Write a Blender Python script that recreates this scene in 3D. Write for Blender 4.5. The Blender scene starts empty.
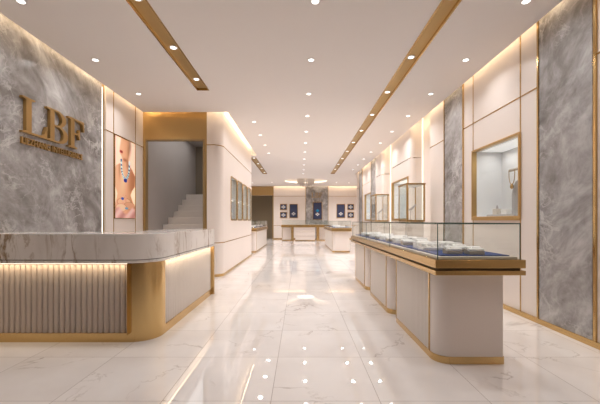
import bpy, bmesh, math, random
from mathutils import Vector
random.seed(7)
SC = bpy.context.scene
COL = SC.collection
PI = math.pi
H = 3.59            # ceiling height
EYE = 1.24

# ------------------------------------------------------------------ materials
def new_mat(name):
    m = bpy.data.materials.new(name); m.use_nodes = True
    nt = m.node_tree
    for n in list(nt.nodes): nt.nodes.remove(n)
    out = nt.nodes.new('ShaderNodeOutputMaterial')
    b = nt.nodes.new('ShaderNodeBsdfPrincipled')
    nt.links.new(b.outputs[0], out.inputs[0])
    return m, nt, b, out

def plain(name, col, rough=.5, metal=0.0, spec=.5, noise=0.0, nscale=8.0, coat=0.0, emit=None, estr=0.0):
    m, nt, b, out = new_mat(name)
    b.inputs['Base Color'].default_value = (*col, 1)
    b.inputs['Roughness'].default_value = rough
    b.inputs['Metallic'].default_value = metal
    b.inputs['Specular IOR Level'].default_value = spec
    b.inputs['Coat Weight'].default_value = coat
    if emit:
        b.inputs['Emission Color'].default_value = (*emit, 1)
        b.inputs['Emission Strength'].default_value = estr
    if noise:
        tc = nt.nodes.new('ShaderNodeTexCoord')
        nz = nt.nodes.new('ShaderNodeTexNoise'); nz.inputs['Scale'].default_value = nscale; nz.inputs['Detail'].default_value = 4
        rp = nt.nodes.new('ShaderNodeValToRGB')
        rp.color_ramp.elements[0].position = .3; rp.color_ramp.elements[1].position = .7
        rp.color_ramp.elements[0].color = (*[c * (1 - noise) for c in col], 1)
        rp.color_ramp.elements[1].color = (*[min(1, c * (1 + noise)) for c in col], 1)
        nt.links.new(tc.outputs['Object'], nz.inputs['Vector'])
        nt.links.new(nz.outputs['Fac'], rp.inputs['Fac'])
        nt.links.new(rp.outputs['Color'], b.inputs['Base Color'])
    return m

def brushed(name, col, rough=.3, axis=2):
    """satin metal: one colour, very fine brushing in the roughness only"""
    m, nt, b, out = new_mat(name)
    b.inputs['Metallic'].default_value = 1.0
    b.inputs['Base Color'].default_value = (*col, 1)
    tc = nt.nodes.new('ShaderNodeTexCoord'); mp = nt.nodes.new('ShaderNodeMapping')
    sc = [60, 60, 60]; sc[axis] = 1.0
    mp.inputs['Scale'].default_value = sc
    nz = nt.nodes.new('ShaderNodeTexNoise'); nz.inputs['Scale'].default_value = 1.0; nz.inputs['Detail'].default_value = 2
    mr = nt.nodes.new('ShaderNodeMapRange')
    mr.inputs['To Min'].default_value = rough - .03; mr.inputs['To Max'].default_value = rough + .03
    nt.links.new(tc.outputs['Object'], mp.inputs['Vector']); nt.links.new(mp.outputs[0], nz.inputs['Vector'])
    nt.links.new(nz.outputs['Fac'], mr.inputs['Value']); nt.links.new(mr.outputs[0], b.inputs['Roughness'])
    return m

def ramp(nt, pts):
    rp = nt.nodes.new('ShaderNodeValToRGB')
    e = rp.color_ramp.elements
    while len(e) < len(pts): e.new(.5)
    for i, (p, c) in enumerate(pts):
        e[i].position = p; e[i].color = (*c, 1) if len(c) == 3 else c
    return rp

def vein(nt, vec, scale, width, detail=6, dist=.6, rough=.55):
    """1 on a thin vein, 0 elsewhere"""
    nz = nt.nodes.new('ShaderNodeTexNoise')
    nz.inputs['Scale'].default_value = scale; nz.inputs['Detail'].default_value = detail
    nz.inputs['Distortion'].default_value = dist; nz.inputs['Roughness'].default_value = rough
    nt.links.new(vec, nz.inputs['Vector'])
    s = nt.nodes.new('ShaderNodeMath'); s.operation = 'SUBTRACT'; s.inputs[1].default_value = .5
    a = nt.nodes.new('ShaderNodeMath'); a.operation = 'ABSOLUTE'
    mr = nt.nodes.new('ShaderNodeMapRange'); mr.inputs['From Min'].default_value = 0; mr.inputs['From Max'].default_value = width
    mr.inputs['To Min'].default_value = 1; mr.inputs['To Max'].default_value = 0
    nt.links.new(nz.outputs['Fac'], s.inputs[0]); nt.links.new(s.outputs[0], a.inputs[0]); nt.links.new(a.outputs[0], mr.inputs['Value'])
    return mr.outputs[0]

def mixc(nt, fac, a, b):
    mx = nt.nodes.new('ShaderNodeMix'); mx.data_type = 'RGBA'
    if isinstance(fac, float): mx.inputs[0].default_value = fac
    else: nt.links.new(fac, mx.inputs[0])
    for k, v in ((6, a), (7, b)):
        if isinstance(v, tuple): mx.inputs[k].default_value = (*v, 1)
        else: nt.links.new(v, mx.inputs[k])
    return mx.outputs[2]

def mul(nt, a, b):
    n = nt.nodes.new('ShaderNodeMath'); n.operation = 'MULTIPLY'
    for k, v in ((0, a), (1, b)):
        if isinstance(v, float): n.inputs[k].default_value = v
        else: nt.links.new(v, n.inputs[k])
    return n.outputs[0]

def mat_floor():
    m, nt, b, out = new_mat('polished_marble_tile')
    g = nt.nodes.new('ShaderNodeNewGeometry')
    off = nt.nodes.new('ShaderNodeVectorMath'); off.operation = 'ADD'; off.inputs[1].default_value = (-.55 + 7.5, -.07 + 7.5, 0)
    nt.links.new(g.outputs['Position'], off.inputs[0])
    # tile id -> shift of the vein pattern
    sn = nt.nodes.new('ShaderNodeVectorMath'); sn.operation = 'SNAP'; sn.inputs[1].default_value = (.75, .75, 5)
    nt.links.new(off.outputs[0], sn.inputs[0])
    wn = nt.nodes.new('ShaderNodeTexWhiteNoise'); nt.links.new(sn.outputs[0], wn.inputs['Vector'])
    sc = nt.nodes.new('ShaderNodeVectorMath'); sc.operation = 'SCALE'; sc.inputs['Scale'].default_value = 30
    nt.links.new(wn.outputs['Color'], sc.inputs[0])
    ad = nt.nodes.new('ShaderNodeVectorMath'); ad.operation = 'ADD'
    nt.links.new(off.outputs[0], ad.inputs[0]); nt.links.new(sc.outputs[0], ad.inputs[1])
    v1 = vein(nt, ad.outputs[0], 1.0, .010, 7, .5, .58)
    msk = nt.nodes.new('ShaderNodeTexNoise'); msk.inputs['Scale'].default_value = 2.2
    nt.links.new(ad.outputs[0], msk.inputs['Vector'])
    mk = nt.nodes.new('ShaderNodeMapRange'); mk.inputs['From Min'].default_value = .45; mk.inputs['From Max'].default_value = .65
    nt.links.new(msk.outputs['Fac'], mk.inputs['Value'])
    v1 = mul(nt, mul(nt, v1, mk.outputs[0]), .75)
    cl = nt.nodes.new('ShaderNodeTexNoise'); cl.inputs['Scale'].default_value = 1.6; cl.inputs['Detail'].default_value = 5
    nt.links.new(ad.outputs[0], cl.inputs['Vector'])
    base = ramp(nt, [(.35, (.72, .685, .672)), (.65, (.80, .772, .762))])
    nt.links.new(cl.outputs['Fac'], base.inputs['Fac'])
    col = mixc(nt, v1, base.outputs['Color'], (.36, .31, .28))
    # joints
    sp = nt.nodes.new('ShaderNodeSeparateXYZ'); nt.links.new(off.outputs[0], sp.inputs[0])
    js = []
    for k in (0, 1):
        w = nt.nodes.new('ShaderNodeMath'); w.operation = 'WRAP'; w.inputs[1].default_value = .375; w.inputs[2].default_value = -.375
        nt.links.new(sp.outputs[k], w.inputs[0])
        a = nt.nodes.new('ShaderNodeMath'); a.operation = 'ABSOLUTE'; nt.links.new(w.outputs[0], a.inputs[0])
        l = nt.nodes.new('ShaderNodeMath'); l.operation = 'LESS_THAN'; l.inputs[1].default_value = .0026
        nt.links.new(a.outputs[0], l.inputs[0]); js.append(l.outputs[0])
    mx = nt.nodes.new('ShaderNodeMath'); mx.operation = 'MAXIMUM'
    nt.links.new(js[0], mx.inputs[0]); nt.links.new(js[1], mx.inputs[1])
    col = mixc(nt, mul(nt, mx.outputs[0], .8), col, (.38, .34, .32))
    nt.links.new(col, b.inputs['Base Color'])
    b.inputs['Roughness'].default_value = .02
    b.inputs['IOR'].default_value = 1.95
    return m

def mat_stone():
    m, nt, b, out = new_mat('grey_veined_stone')
    tc = nt.nodes.new('ShaderNodeNewGeometry')
    mp = nt.nodes.new('ShaderNodeMapping'); mp.inputs['Scale'].default_value = (1.0, .68, 1.1)
    mr_ = nt.nodes.new('ShaderNodeMapping'); mr_.inputs['Rotation'].default_value = (.80, 0, 0)
    nt.links.new(tc.outputs['Position'], mr_.inputs['Vector']); nt.links.new(mr_.outputs[0], mp.inputs['Vector'])
    n1 = nt.nodes.new('ShaderNodeTexNoise'); n1.inputs['Scale'].default_value = 1.15; n1.inputs['Detail'].default_value = 11; n1.inputs['Roughness'].default_value = .70; n1.inputs['Distortion'].default_value = 1.0
    nt.links.new(mp.outputs[0], n1.inputs['Vector'])
    c1 = ramp(nt, [(.34, (.14, .127, .12)), (.44, (.235, .22, .215)), (.53, (.35, .338, .337)), (.64, (.53, .52, .525))])
    n3 = nt.nodes.new('ShaderNodeTexNoise'); n3.inputs['Scale'].default_value = 4.6; n3.inputs['Detail'].default_value = 8; n3.inputs['Roughness'].default_value = .62; n3.inputs['Distortion'].default_value = .6
    nt.links.new(mp.outputs[0], n3.inputs['Vector'])
    mm = nt.nodes.new('ShaderNodeMix'); mm.data_type = 'FLOAT'; mm.inputs[0].default_value = .38
    nt.links.new(n1.outputs['Fac'], mm.inputs[2]); nt.links.new(n3.outputs['Fac'], mm.inputs[3])
    nt.links.new(mm.outputs[0], c1.inputs['Fac'])
    v = vein(nt, mr_.outputs[0], 1.2, .016, 10, .5, .62)
    v2 = vein(nt, mr_.outputs[0], 3.2, .020, 8, .5, .6)
    n2 = nt.nodes.new('ShaderNodeTexNoise'); n2.inputs['Scale'].default_value = 1.8; nt.links.new(mp.outputs[0], n2.inputs['Vector'])
    mk = nt.nodes.new('ShaderNodeMapRange'); mk.inputs['From Min'].default_value = .42; mk.inputs['From Max'].default_value = .68
    nt.links.new(n2.outputs['Fac'], mk.inputs['Value'])
    col = mixc(nt, mul(nt, mul(nt, v, mk.outputs[0]), .8), c1.outputs['Color'], (.66, .65, .645))
    col = mixc(nt, mul(nt, mul(nt, v2, mk.outputs[0]), .75), col, (.60, .585, .58))
    nt.links.new(col, b.inputs['Base Color'])
    b.inputs['Roughness'].default_value = .22
    b.inputs['Specular IOR Level'].default_value = .35
    return m

def mat_marble():
    m, nt, b, out = new_mat('white_marble_gold_vein')
    tc = nt.nodes.new('ShaderNodeNewGeometry')
    mp = nt.nodes.new('ShaderNodeMapping'); mp.inputs['Rotation'].default_value = (.25, .65, .3); mp.inputs['Location'].default_value = (3.3, 1.7, 2.1); mp.inputs['Scale'].default_value = (1.6, 1.0, .5)
    nt.links.new(tc.outputs['Position'], mp.inputs['Vector'])
    n1 = nt.nodes.new('ShaderNodeTexNoise'); n1.inputs['Scale'].default_value = 2.2; n1.inputs['Detail'].default_value = 6
    nt.links.new(mp.outputs[0], n1.inputs['Vector'])
    c1 = ramp(nt, [(.3, (.66, .62, .59)), (.6, (.78, .745, .72))])
    nt.links.new(n1.outputs['Fac'], c1.inputs['Fac'])
    v = vein(nt, mp.outputs[0], 1.5, .028, 7, .5, .58)
    n2 = nt.nodes.new('ShaderNodeTexNoise'); n2.inputs['Scale'].default_value = 2.6; nt.links.new(mp.outputs[0], n2.inputs['Vector'])
    mk = nt.nodes.new('ShaderNodeMapRange'); mk.inputs['From Min'].default_value = .40; mk.inputs['From Max'].default_value = .58
    nt.links.new(n2.outputs['Fac'], mk.inputs['Value'])
    col = mixc(nt, mul(nt, mul(nt, v, mk.outputs[0]), .95), c1.outputs['Color'], (.24, .15, .075))
    v3 = vein(nt, mp.outputs[0], 2.6, .022, 6, .6, .58)
    col = mixc(nt, mul(nt, mul(nt, v3, mk.outputs[0]), .6), col, (.30, .21, .13))
    nt.links.new(col, b.inputs['Base Color'])
    b.inputs['Roughness'].default_value = .12
    return m

def mat_glass(name='clear_glass', tint=(.965, .98, .975), f=1.0):
    m = bpy.data.materials.new(name); m.use_nodes = True; nt = m.node_tree
    for n in list(nt.nodes): nt.nodes.remove(n)
    out = nt.nodes.new('ShaderNodeOutputMaterial')
    t = nt.nodes.new('ShaderNodeBsdfTransparent'); t.inputs[0].default_value = (*tint, 1)
    g = nt.nodes.new('ShaderNodeBsdfGlossy'); g.inputs['Roughness'].default_value = .015; g.inputs[0].default_value = (1, 1, 1, 1)
    lw = nt.nodes.new('ShaderNodeLayerWeight'); lw.inputs['Blend'].default_value = .5
    pw = nt.nodes.new('ShaderNodeMath'); pw.operation = 'POWER'; pw.inputs[1].default_value = 5
    nt.links.new(lw.outputs['Facing'], pw.inputs[0])
    ma = nt.nodes.new('ShaderNodeMath'); ma.operation = 'MULTIPLY_ADD'; ma.inputs[1].default_value = .34 * f; ma.inputs[2].default_value = .018 * f
    nt.links.new(pw.outputs[0], ma.inputs[0])
    mx = nt.nodes.new('ShaderNodeMixShader')
    nt.links.new(ma.outputs[0], mx.inputs[0]); nt.links.new(t.outputs[0], mx.inputs[1]); nt.links.new(g.outputs[0], mx.inputs[2])
    nt.links.new(mx.outputs[0], out.inputs[0])
    return m

def mat_emit(name, col, s):
    m, nt, b, out = new_mat(name)
    b.inputs['Base Color'].default_value = (.8, .8, .8, 1)
    b.inputs['Emission Color'].default_value = (*col, 1)
    b.inputs['Emission Strength'].default_value = s
    return m

def mat_attr(name, emit=.0):
    m, nt, b, out = new_mat(name)
    a = nt.nodes.new('ShaderNodeAttribute'); a.attribute_name = 'Print'
    nt.links.new(a.outputs['Color'], b.inputs['Base Color'])
    nt.links.new(a.outputs['Color'], b.inputs['Emission Color'])
    b.inputs['Emission Strength'].default_value = emit
    b.inputs['Roughness'].default_value = .35
    return m

WARM = (1.0, .76, .48)
M = dict(
    floor=mat_floor(), stone=mat_stone(), marble=mat_marble(), glass=mat_glass(),
    cream=plain('cream_lacquer', (.76, .69, .648), .36, noise=.02, nscale=.7),
    ceil=plain('ceiling_paint', (.79, .742, .71), .9, spec=.2),
    slab=plain('plaster', (.70, .65, .60), .9, spec=.2),
    gold=brushed('brushed_gold', (.62, .43, .195), .2),
    goldx=brushed('brushed_gold_edge', (.54, .365, .155), .24, axis=1),
    goldwall=brushed('satin_gold_panel', (.51, .345, .15), .34),
    bronze=plain('dark_bronze', (.36, .25, .12), .42, metal=.6),
    framegold=plain('frame_gold', (.54, .35, .145), .32, metal=.8),
    signgold=plain('sign_gold', (.40, .25, .095), .36, metal=.75),
    channel=plain('channel_gold', (.50, .335, .14), .42, metal=.6),
    groove=plain('groove_brown', (.10, .06, .03), .5, metal=.4),
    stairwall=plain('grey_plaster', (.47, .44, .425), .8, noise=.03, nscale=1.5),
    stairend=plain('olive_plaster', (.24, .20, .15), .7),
    step=plain('pale_stone_step', (.72, .68, .65), .4, noise=.04, nscale=3),
    dark=plain('dark_brown_panel', (.27, .21, .13), .5),
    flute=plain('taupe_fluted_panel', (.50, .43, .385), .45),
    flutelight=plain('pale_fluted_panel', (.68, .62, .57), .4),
    lens=mat_emit('downlight_lens', (1, .98, .95), 2.6),
    ring=plain('white_ring', (.70, .66, .63), .5),
    led=mat_emit('warm_led', (1, .86, .68), .85),
    ledwhite=mat_emit('soft_white_led', (1, .91, .80), 1.5),
    ledglow=mat_emit('light_panel', (1, .95, .88), 1.1),
    lining=plain('white_lining', (.78, .78, .79), .5),
    velvet=plain('blue_velvet', (.05, .075, .20), .8, spec=.2, noise=.15, nscale=40),
    navy=plain('navy_backing', (.028, .038, .10), .6, noise=.2, nscale=6),
    ledge=plain('ivory_ledge', (.62, .56, .50), .35),
    dimwall=plain('unseen_dark_wall', (.28, .215, .165), .5, noise=.1),
    vitgrey=plain('vitrine_grey', (.50, .49, .49), .5),
    white=plain('white_leather', (.88, .86, .84), .45, noise=.03, nscale=20),
    greige=plain('greige_block', (.42, .36, .29), .5),
    edge=plain('green_glass_edge', (.06, .10, .085), .15),
    silver=plain('silver_jewel', (.75, .75, .78), .18, metal=1),
    greybust=plain('grey_suede', (.42, .40, .40), .8),
    crystal=plain('crystal_rod', (.62, .56, .52), .12, spec=.8, coat=.4),
    poster=mat_attr('backlit_print', .45),
)

# ------------------------------------------------------------------ mesh builder
def off_of(p):
    v = Vector((0, 0, 0))
    while p is not None:
        v += p.location; p = p.parent
    return v

def P3(plane, u, v, w):
    return (w, u, v) if plane == 'x' else ((u, w, v) if plane == 'y' else (u, v, w))

class MB:
    def __init__(s): s.bm = bmesh.new()
    def box(s, x0, x1, y0, y1, z0, z1):
        vs = [s.bm.verts.new((x, y, z)) for x in (x0, x1) for y in (y0, y1) for z in (z0, z1)]
        for f in ((0, 1, 3, 2), (4, 6, 7, 5), (0, 4, 5, 1), (2, 3, 7, 6), (0, 2, 6, 4), (1, 5, 7, 3)):
            s.bm.faces.new([vs[i] for i in f])
        return s
    def prism(s, loop, plane, w0, w1):
        a = [s.bm.verts.new(P3(plane, u, v, w0)) for u, v in loop]
        b = [s.bm.verts.new(P3(plane, u, v, w1)) for u, v in loop]
        n = len(loop)
        s.bm.faces.new(a[::-1]); s.bm.faces.new(b)
        for i in range(n): s.bm.faces.new((a[i], a[(i + 1) % n], b[(i + 1) % n], b[i]))
        return s
    def ring(s, lo, li, plane, w0, w1):
        n = len(lo); q = []
        for L, w in ((lo, w0), (li, w0), (li, w1), (lo, w1)):
            q.append([s.bm.verts.new(P3(plane, u, v, w)) for u, v in L])
        for i in range(n):
            j = (i + 1) % n
            for k in range(4):
                A, B = q[k], q[(k + 1) % 4]
                s.bm.faces.new((A[i], A[j], B[j], B[i]))
        return s
    def band(s, path, z0, z1, t, inner=0.0):
        """a strip that follows a plan path; t = thickness to the right-hand side of travel"""
        n = len(path); off = []; inn = []
        for i in range(n):
            a = Vector(path[max(0, i - 1)]); b = Vector(path[min(n - 1, i + 1)])
            d = (b - a).normalized(); nr = Vector((d.y, -d.x)); p = Vector(path[i])
            off.append(p + nr * t); inn.append(p - nr * inner)
        q = [[s.bm.verts.new((p[0], p[1], z)) for p in L] for L, z in ((inn, z0), (off, z0), (off, z1), (inn, z1))]
        for i in range(n - 1):
            for k in range(4):
                A, B = q[k], q[(k + 1) % 4]
                s.bm.faces.new((A[i], A[i + 1], B[i + 1], B[i]))
        for e in (0, n - 1): s.bm.faces.new([q[k][e] for k in range(4)])
        return s
    def grid(s, us, vs, keep, plane, w0, w1):
        """a slab made of the kept cells of a grid, closed at every open edge"""
        us = sorted(set(us)); vs = sorted(set(vs)); c = {}
        def V(i, j, k):
            if (i, j, k) not in c: c[i, j, k] = s.bm.verts.new(P3(plane, us[i], vs[j], (w0, w1)[k]))
            return c[i, j, k]
        K = {(i, j) for i in range(len(us) - 1) for j in range(len(vs) - 1) if keep((us[i] + us[i + 1]) / 2, (vs[j] + vs[j + 1]) / 2)}
        for i, j in K:
            for k in (0, 1): s.bm.faces.new([V(i, j, k), V(i + 1, j, k), V(i + 1, j + 1, k), V(i, j + 1, k)])
            for di, dj, e in ((-1, 0, ((0, 0), (0, 1))), (1, 0, ((1, 0), (1, 1))), (0, -1, ((0, 0), (1, 0))), (0, 1, ((0, 1), (1, 1)))):
                if (i + di, j + dj) not in K:
                    (a, b), (d, f) = e
                    s.bm.faces.new([V(i + a, j + b, 0), V(i + d, j + f, 0), V(i + d, j + f, 1), V(i + a, j + b, 1)])
        return s
    def tube(s, pts, r, n=8):
        rings = []
        pts = [Vector(p) for p in pts]
        for i, p in enumerate(pts):
            d = (pts[min(i + 1, len(pts) - 1)] - pts[max(i - 1, 0)]).normalized()
            a = d.cross(Vector((0, 0, 1)))
            if a.length < .01: a = d.cross(Vector((1, 0, 0)))
            a.normalize(); b = d.cross(a)
            rings.append([s.bm.verts.new(p + (a * math.cos(2 * PI * k / n) + b * math.sin(2 * PI * k / n)) * r) for k in range(n)])
        for A, B in zip(rings, rings[1:]):
            for k in range(n): s.bm.faces.new((A[k], A[(k + 1) % n], B[(k + 1) % n], B[k]))
        s.bm.faces.new(rings[0][::-1]); s.bm.faces.new(rings[-1])
        return s
    def lathe(s, prof, cx, cy, n=24, sx=1, sy=1):
        """prof: (r, z) from bottom to top"""
        rings = []
        for r, z in prof:
            rings.append([s.bm.verts.new((cx + sx * r * math.cos(2 * PI * k / n), cy + sy * r * math.sin(2 * PI * k / n), z)) for k in range(n)])
        for A, B in zip(rings, rings[1:]):
            for k in range(n): s.bm.faces.new((A[k], A[(k + 1) % n], B[(k + 1) % n], B[k]))
        s.bm.faces.new(rings[0][::-1]); s.bm.faces.new(rings[-1])
        return s
    def build(s, name, mat, parent=None, bevel=0, smooth=True, angle=35):
        bm = s.bm
        bmesh.ops.recalc_face_normals(bm, faces=bm.faces[:])
        if parent is None:
            xs = [v.co for v in bm.verts]
            base = Vector(((min(c.x for c in xs) + max(c.x for c in xs)) / 2, (min(c.y for c in xs) + max(c.y for c in xs)) / 2, min(c.z for c in xs)))
        else: base = off_of(parent)
        for v in bm.verts: v.co -= base
        me = bpy.data.meshes.new(name); bm.to_mesh(me); bm.free()
        if smooth:
            me.polygons.foreach_set('use_smooth', [True] * len(me.polygons))
            me.set_sharp_from_angle(angle=math.radians(angle))
        me.materials.append(M[mat] if isinstance(mat, str) else mat)
        o = bpy.data.objects.new(name, me); COL.objects.link(o)
        if parent is None: o.location = base
        else: o.parent = parent
        if bevel:
            b = o.modifiers.new('bevel', 'BEVEL'); b.width = bevel; b.segments = 2; b.limit_method = 'ANGLE'; b.angle_limit = math.radians(40)
        return o

def rrect(u0, u1, v0, v1, r, seg=6):
    """rounded rectangle; r = one radius or four (u0v0, u1v0, u1v1, u0v1)"""
    if not isinstance(r, (tuple, list)): r = (r,) * 4
    out = []
    for (cu, cv, a0, rr) in ((u0 + r[0], v0 + r[0], PI, r[0]), (u1 - r[1], v0 + r[1], 1.5 * PI, r[1]), (u1 - r[2], v1 - r[2], 0, r[2]), (u0 + r[3], v1 - r[3], .5 * PI, r[3])):
        if rr < 1e-5: out += [(cu, cv)]; continue
        for k in range(seg + 1):
            a = a0 + .5 * PI * k / seg
            out.append((cu + rr * math.cos(a), cv + rr * math.sin(a)))
    return out

def arc(cx, cy, r, a0, a1, n=10):
    return [(cx + r * math.cos(math.radians(a0 + (a1 - a0) * k / n)), cy + r * math.sin(math.radians(a0 + (a1 - a0) * k / n))) for k in range(n + 1)]

def tag(o, label, cat, group=None):
    o['label'] = label; o['category'] = cat
    if group: o['group'] = group
    return o
def thing(name, label, cat, loc, group=None):
    o = bpy.data.objects.new(name, None); COL.objects.link(o); o.location = loc; o.empty_display_size = .1
    return tag(o, label, cat, group)
def struct(o): o['kind'] = 'structure'; return o
def dup(root, loc, label, group=None):
    r = root.copy(); COL.objects.link(r); r.location = loc; r['label'] = label
    if group: r['group'] = group
    for ch in list(root.children):
        c = ch.copy(); COL.objects.link(c); c.parent = r
        for g in ch.children:
            d = g.copy(); COL.objects.link(d); d.parent = c
    return r
def area(name, loc, rot, sx, sy, power, col=(1, 1, 1), spread=180, shape='RECTANGLE'):
    l = bpy.data.lights.new(name, 'AREA'); l.shape = shape; l.size = sx; l.size_y = sy
    l.energy = power; l.color = col; l.spread = math.radians(spread)
    o = bpy.data.objects.new(name, l); COL.objects.link(o); o.location = loc; o.rotation_euler = rot
    return o
ORD = ['first', 'second', 'third', 'fourth', 'fifth', 'sixth', 'seventh', 'eighth', 'ninth', 'tenth', 'eleventh', 'twelfth']

# ------------------------------------------------------------------ the shell
Y0, YB = -1.8, 23.0
struct(MB().box(-4.6, 4.6, Y0 - .2, YB + 2.2, -.12, 0).build('floor', 'floor'))

CH = [(-1.84, -1.64, -1.2, 6.05), (-1.84, -1.64, 12.45, 16.75), (1.52, 1.71, -1.2, 16.75)]   # ceiling channels
CX, CY, CR = .34, 19.9, 1.25                                                              # round ceiling recess
def ceil_keep(x, y):
    for a, b, c, d in CH:
        if a < x < b and c < y < d: return False
    if abs(x - CX) < 1.32 and abs(y - CY) < 1.32: return False
    if y < 7.27: return -3.385 < x < 2.80
    if y < 12.12: return -1.554 < x < 2.80
    if y < 17.2: return -3.4 < x < 2.80
    return -4.5 < x < 4.1
us = [-4.5, -3.4, -3.385, -1.554, 2.80, 4.1, CX - 1.32, CX + 1.32] + [c for q in CH for c in q[:2]]
vs = [Y0, 7.27, 12.12, 17.2, 22.86, CY - 1.32, CY + 1.32] + [c for q in CH for c in q[2:]]
cb = MB().grid(us, vs, ceil_keep, 'z', H, H + .045)
n = 64
sq = []
for k in range(n):
    a = 2 * PI * (k + .5) / n; c, s_ = math.cos(a), math.sin(a); t = 1.32 / max(abs(c), abs(s_)); sq.append((CX + c * t, CY + s_ * t))
ci = [(CX + CR * math.cos(2 * PI * (k + .5) / n), CY + CR * math.sin(2 * PI * (k + .5) / n)) for k in range(n)]
cb.ring(sq, ci, 'z', H, H + .045)
ceiling = struct(cb.build('ceiling', 'ceil', smooth=False))
MB().box(-4.6, 4.6, Y0 - .2, YB + .2, 3.90, 4.0).build('upper_slab', 'slab', ceiling)
MB().box(-1.75, -1.554, 12.10, 12.12, H, 3.9).build('slot_end', 'ceil', ceiling)
b = MB(); co = [(CX + 1.45 * math.cos(2 * PI * k / n), CY + 1.45 * math.sin(2 * PI * k / n)) for k in range(n)]
c2 = [(CX + 1.41 * math.cos(2 * PI * k / n), CY + 1.41 * math.sin(2 * PI * k / n)) for k in range(n)]
b.ring(co, c2, 'z', H + .045, H + .25); b.prism(co, 'z', H + .25, H + .28); b.build('round_recess', 'ceil', ceiling)
c3 = [(CX + 1.36 * math.cos(2 * PI * k / n), CY + 1.36 * math.sin(2 * PI * k / n)) for k in range(n)]
c4 = [(CX + 1.33 * math.cos(2 * PI * k / n), CY + 1.33 * math.sin(2 * PI * k / n)) for k in range(n)]
MB().ring(c3, c4, 'z', H + .06, H + .09).build('recess_light_ring', mat_emit('recess_led', (1, .86, .66), 3.2), ceiling)

chl = ['gold ceiling channel above the reception counter, short and lit by three downlights',
       'gold ceiling channel beyond the cream corner block, short and far',
       'long gold ceiling channel running above the long glass showcase']
for q, lb in zip(CH, chl):
    a, b_, c, d = q
    r = thing('ceiling_channel', lb, 'ceiling trim', ((a + b_) / 2, (c + d) / 2, H - .004))
    MB().box(a, b_, c, d, H + .035, H + .045).build('channel_bed', 'channel', r)
    MB().ring([(a - .012, c - .012), (b_ + .012, c - .012), (b_ + .012, d + .012), (a - .012, d + .012)],
              [(a + .006, c + .006), (b_ - .006, c + .006), (b_ - .006, d - .006), (a + .006, d - .006)], 'z', H - .004, H + .035).build('channel_rim', 'gold', r, smooth=False)

# ---- side wall with the stone slab (reception side)
XL = -3.47
wl = struct(MB().box(-3.65, -3.53, Y0, 7.45, 0, 3.9).build('wall_left', 'slab'))
MB().box(-3.53, XL, Y0, 5.90, 0, 3.9).build('stone_panel', 'stone', wl)
MB().box(-3.53, -3.50, 5.90, 6.03, 0, 3.9).build('shadow_gap', 'bronze', wl)
MB().box(-3.515, XL - .008, 5.905, 5.94, 0, 3.60).build('light_strip', 'ledwhite', wl)
b = MB()
for y0, y1 in ((6.03, 6.262), (6.278, 7.092), (7.108, 7.45)):
    for z0, z1 in ((.06, 2.862), (2.878, 3.9)): b.box(-3.53, XL, y0, y1, z0, z1)
b.build('cream_panel', 'cream', wl, bevel=.002)
b = MB()
for y in (6.27, 7.10): b.box(-3.53, XL + .006, y - .008, y + .008, .06, 3.9)
b.box(-3.53, XL + .006, 6.03, 7.45, 2.862, 2.878)
b.build('gold_trim', 'gold', wl, smooth=False)
struct(MB().box(-3.53, XL + .012, 5.9, 7.45, 0, .06).build('baseboard_left', 'gold', smooth=False))

# ---- stair wall: gold face with the stair opening
OX0, OX1, OZ = -3.42, -2.125, 3.04
ws = struct(MB().grid([-3.65, OX0, OX1, -2.06], [0, OZ, 3.9], lambda u, v: not (OX0 < u < OX1 and v < OZ), 'y', 7.45, 7.54).build('wall_stair', 'goldwall', smooth=False))
b = MB()
b.box(OX0, OX0 + .02, 7.44, 7.55, 0, OZ); b.box(OX1 - .02, OX1 + .02, 7.44, 7.55, 0, OZ); b.box(OX0, OX1 + .02, 7.44, 7.55, OZ - .02, OZ + .015)
b.build('opening_frame', 'bronze', ws, smooth=False)
# stairwell
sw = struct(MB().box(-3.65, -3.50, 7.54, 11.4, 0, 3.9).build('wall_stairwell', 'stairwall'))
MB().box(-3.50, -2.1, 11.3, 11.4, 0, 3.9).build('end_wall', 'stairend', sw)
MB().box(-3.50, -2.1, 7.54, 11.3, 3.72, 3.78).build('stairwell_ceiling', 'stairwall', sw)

st = thing('staircase', 'pale stone staircase rising behind the gold-framed opening', 'stairs', (-2.8, 7.5, 0))
for i in range(-6, 6):
    y = 8.6 + .35 * i; z = 1.155 + .18 * i
    x0, x1 = (-3.33, -2.15) if y < 7.69 else (-3.498, -2.102)
    y1 = 11.295 if i == 5 else y + .35
    if y < 7.69 < y1: y1 = max(y1, y + .35)
    b = MB().box(x0, x1, y, y1, 0 if i < 0 else z - .5, z)
    b.build('step', 'step', st, bevel=.006)

# ---- cream corner block with rounded front corner and four vitrines
XP = -1.73
VIT = [(8.41 + .88 * k, 9.21 + .88 * k) for k in range(4)]
VZ0, VZ1 = 1.262, 2.36
wm = MB()
wm.prism([(-2.06, 7.45)] + arc(-1.95, 7.67, .22, -90, 0) + [(XP, 8.36), (-2.1, 8.36), (-2.1, 7.54), (-2.06, 7.54)], 'z', 0, 3.9)
wm.grid([8.36, 12.0] + [c for v in VIT for c in v], [0, VZ0, VZ1, 3.9],
        lambda u, v: not (VZ0 < v < VZ1 and any(a < u < b_ for a, b_ in VIT)), 'x', -2.1, XP)
wm = struct(wm.build('wall_middle', 'cream'))
path = [(-2.06, 7.45)] + arc(-1.95, 7.67, .22, -90, 0) + [(XP, 12.0)]
b = MB()
for z in (.755, 2.925): b.band(path, z - .009, z + .009, .005)
b.build('gold_trim', 'gold', wm)
struct(MB().band(path, 0, .058, .012).build('baseboard_middle', 'gold'))
MB().box(-3.65, -2.1, 11.9, 12.0, 0, 3.9).build('back_face', 'cream', wm)
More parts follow.
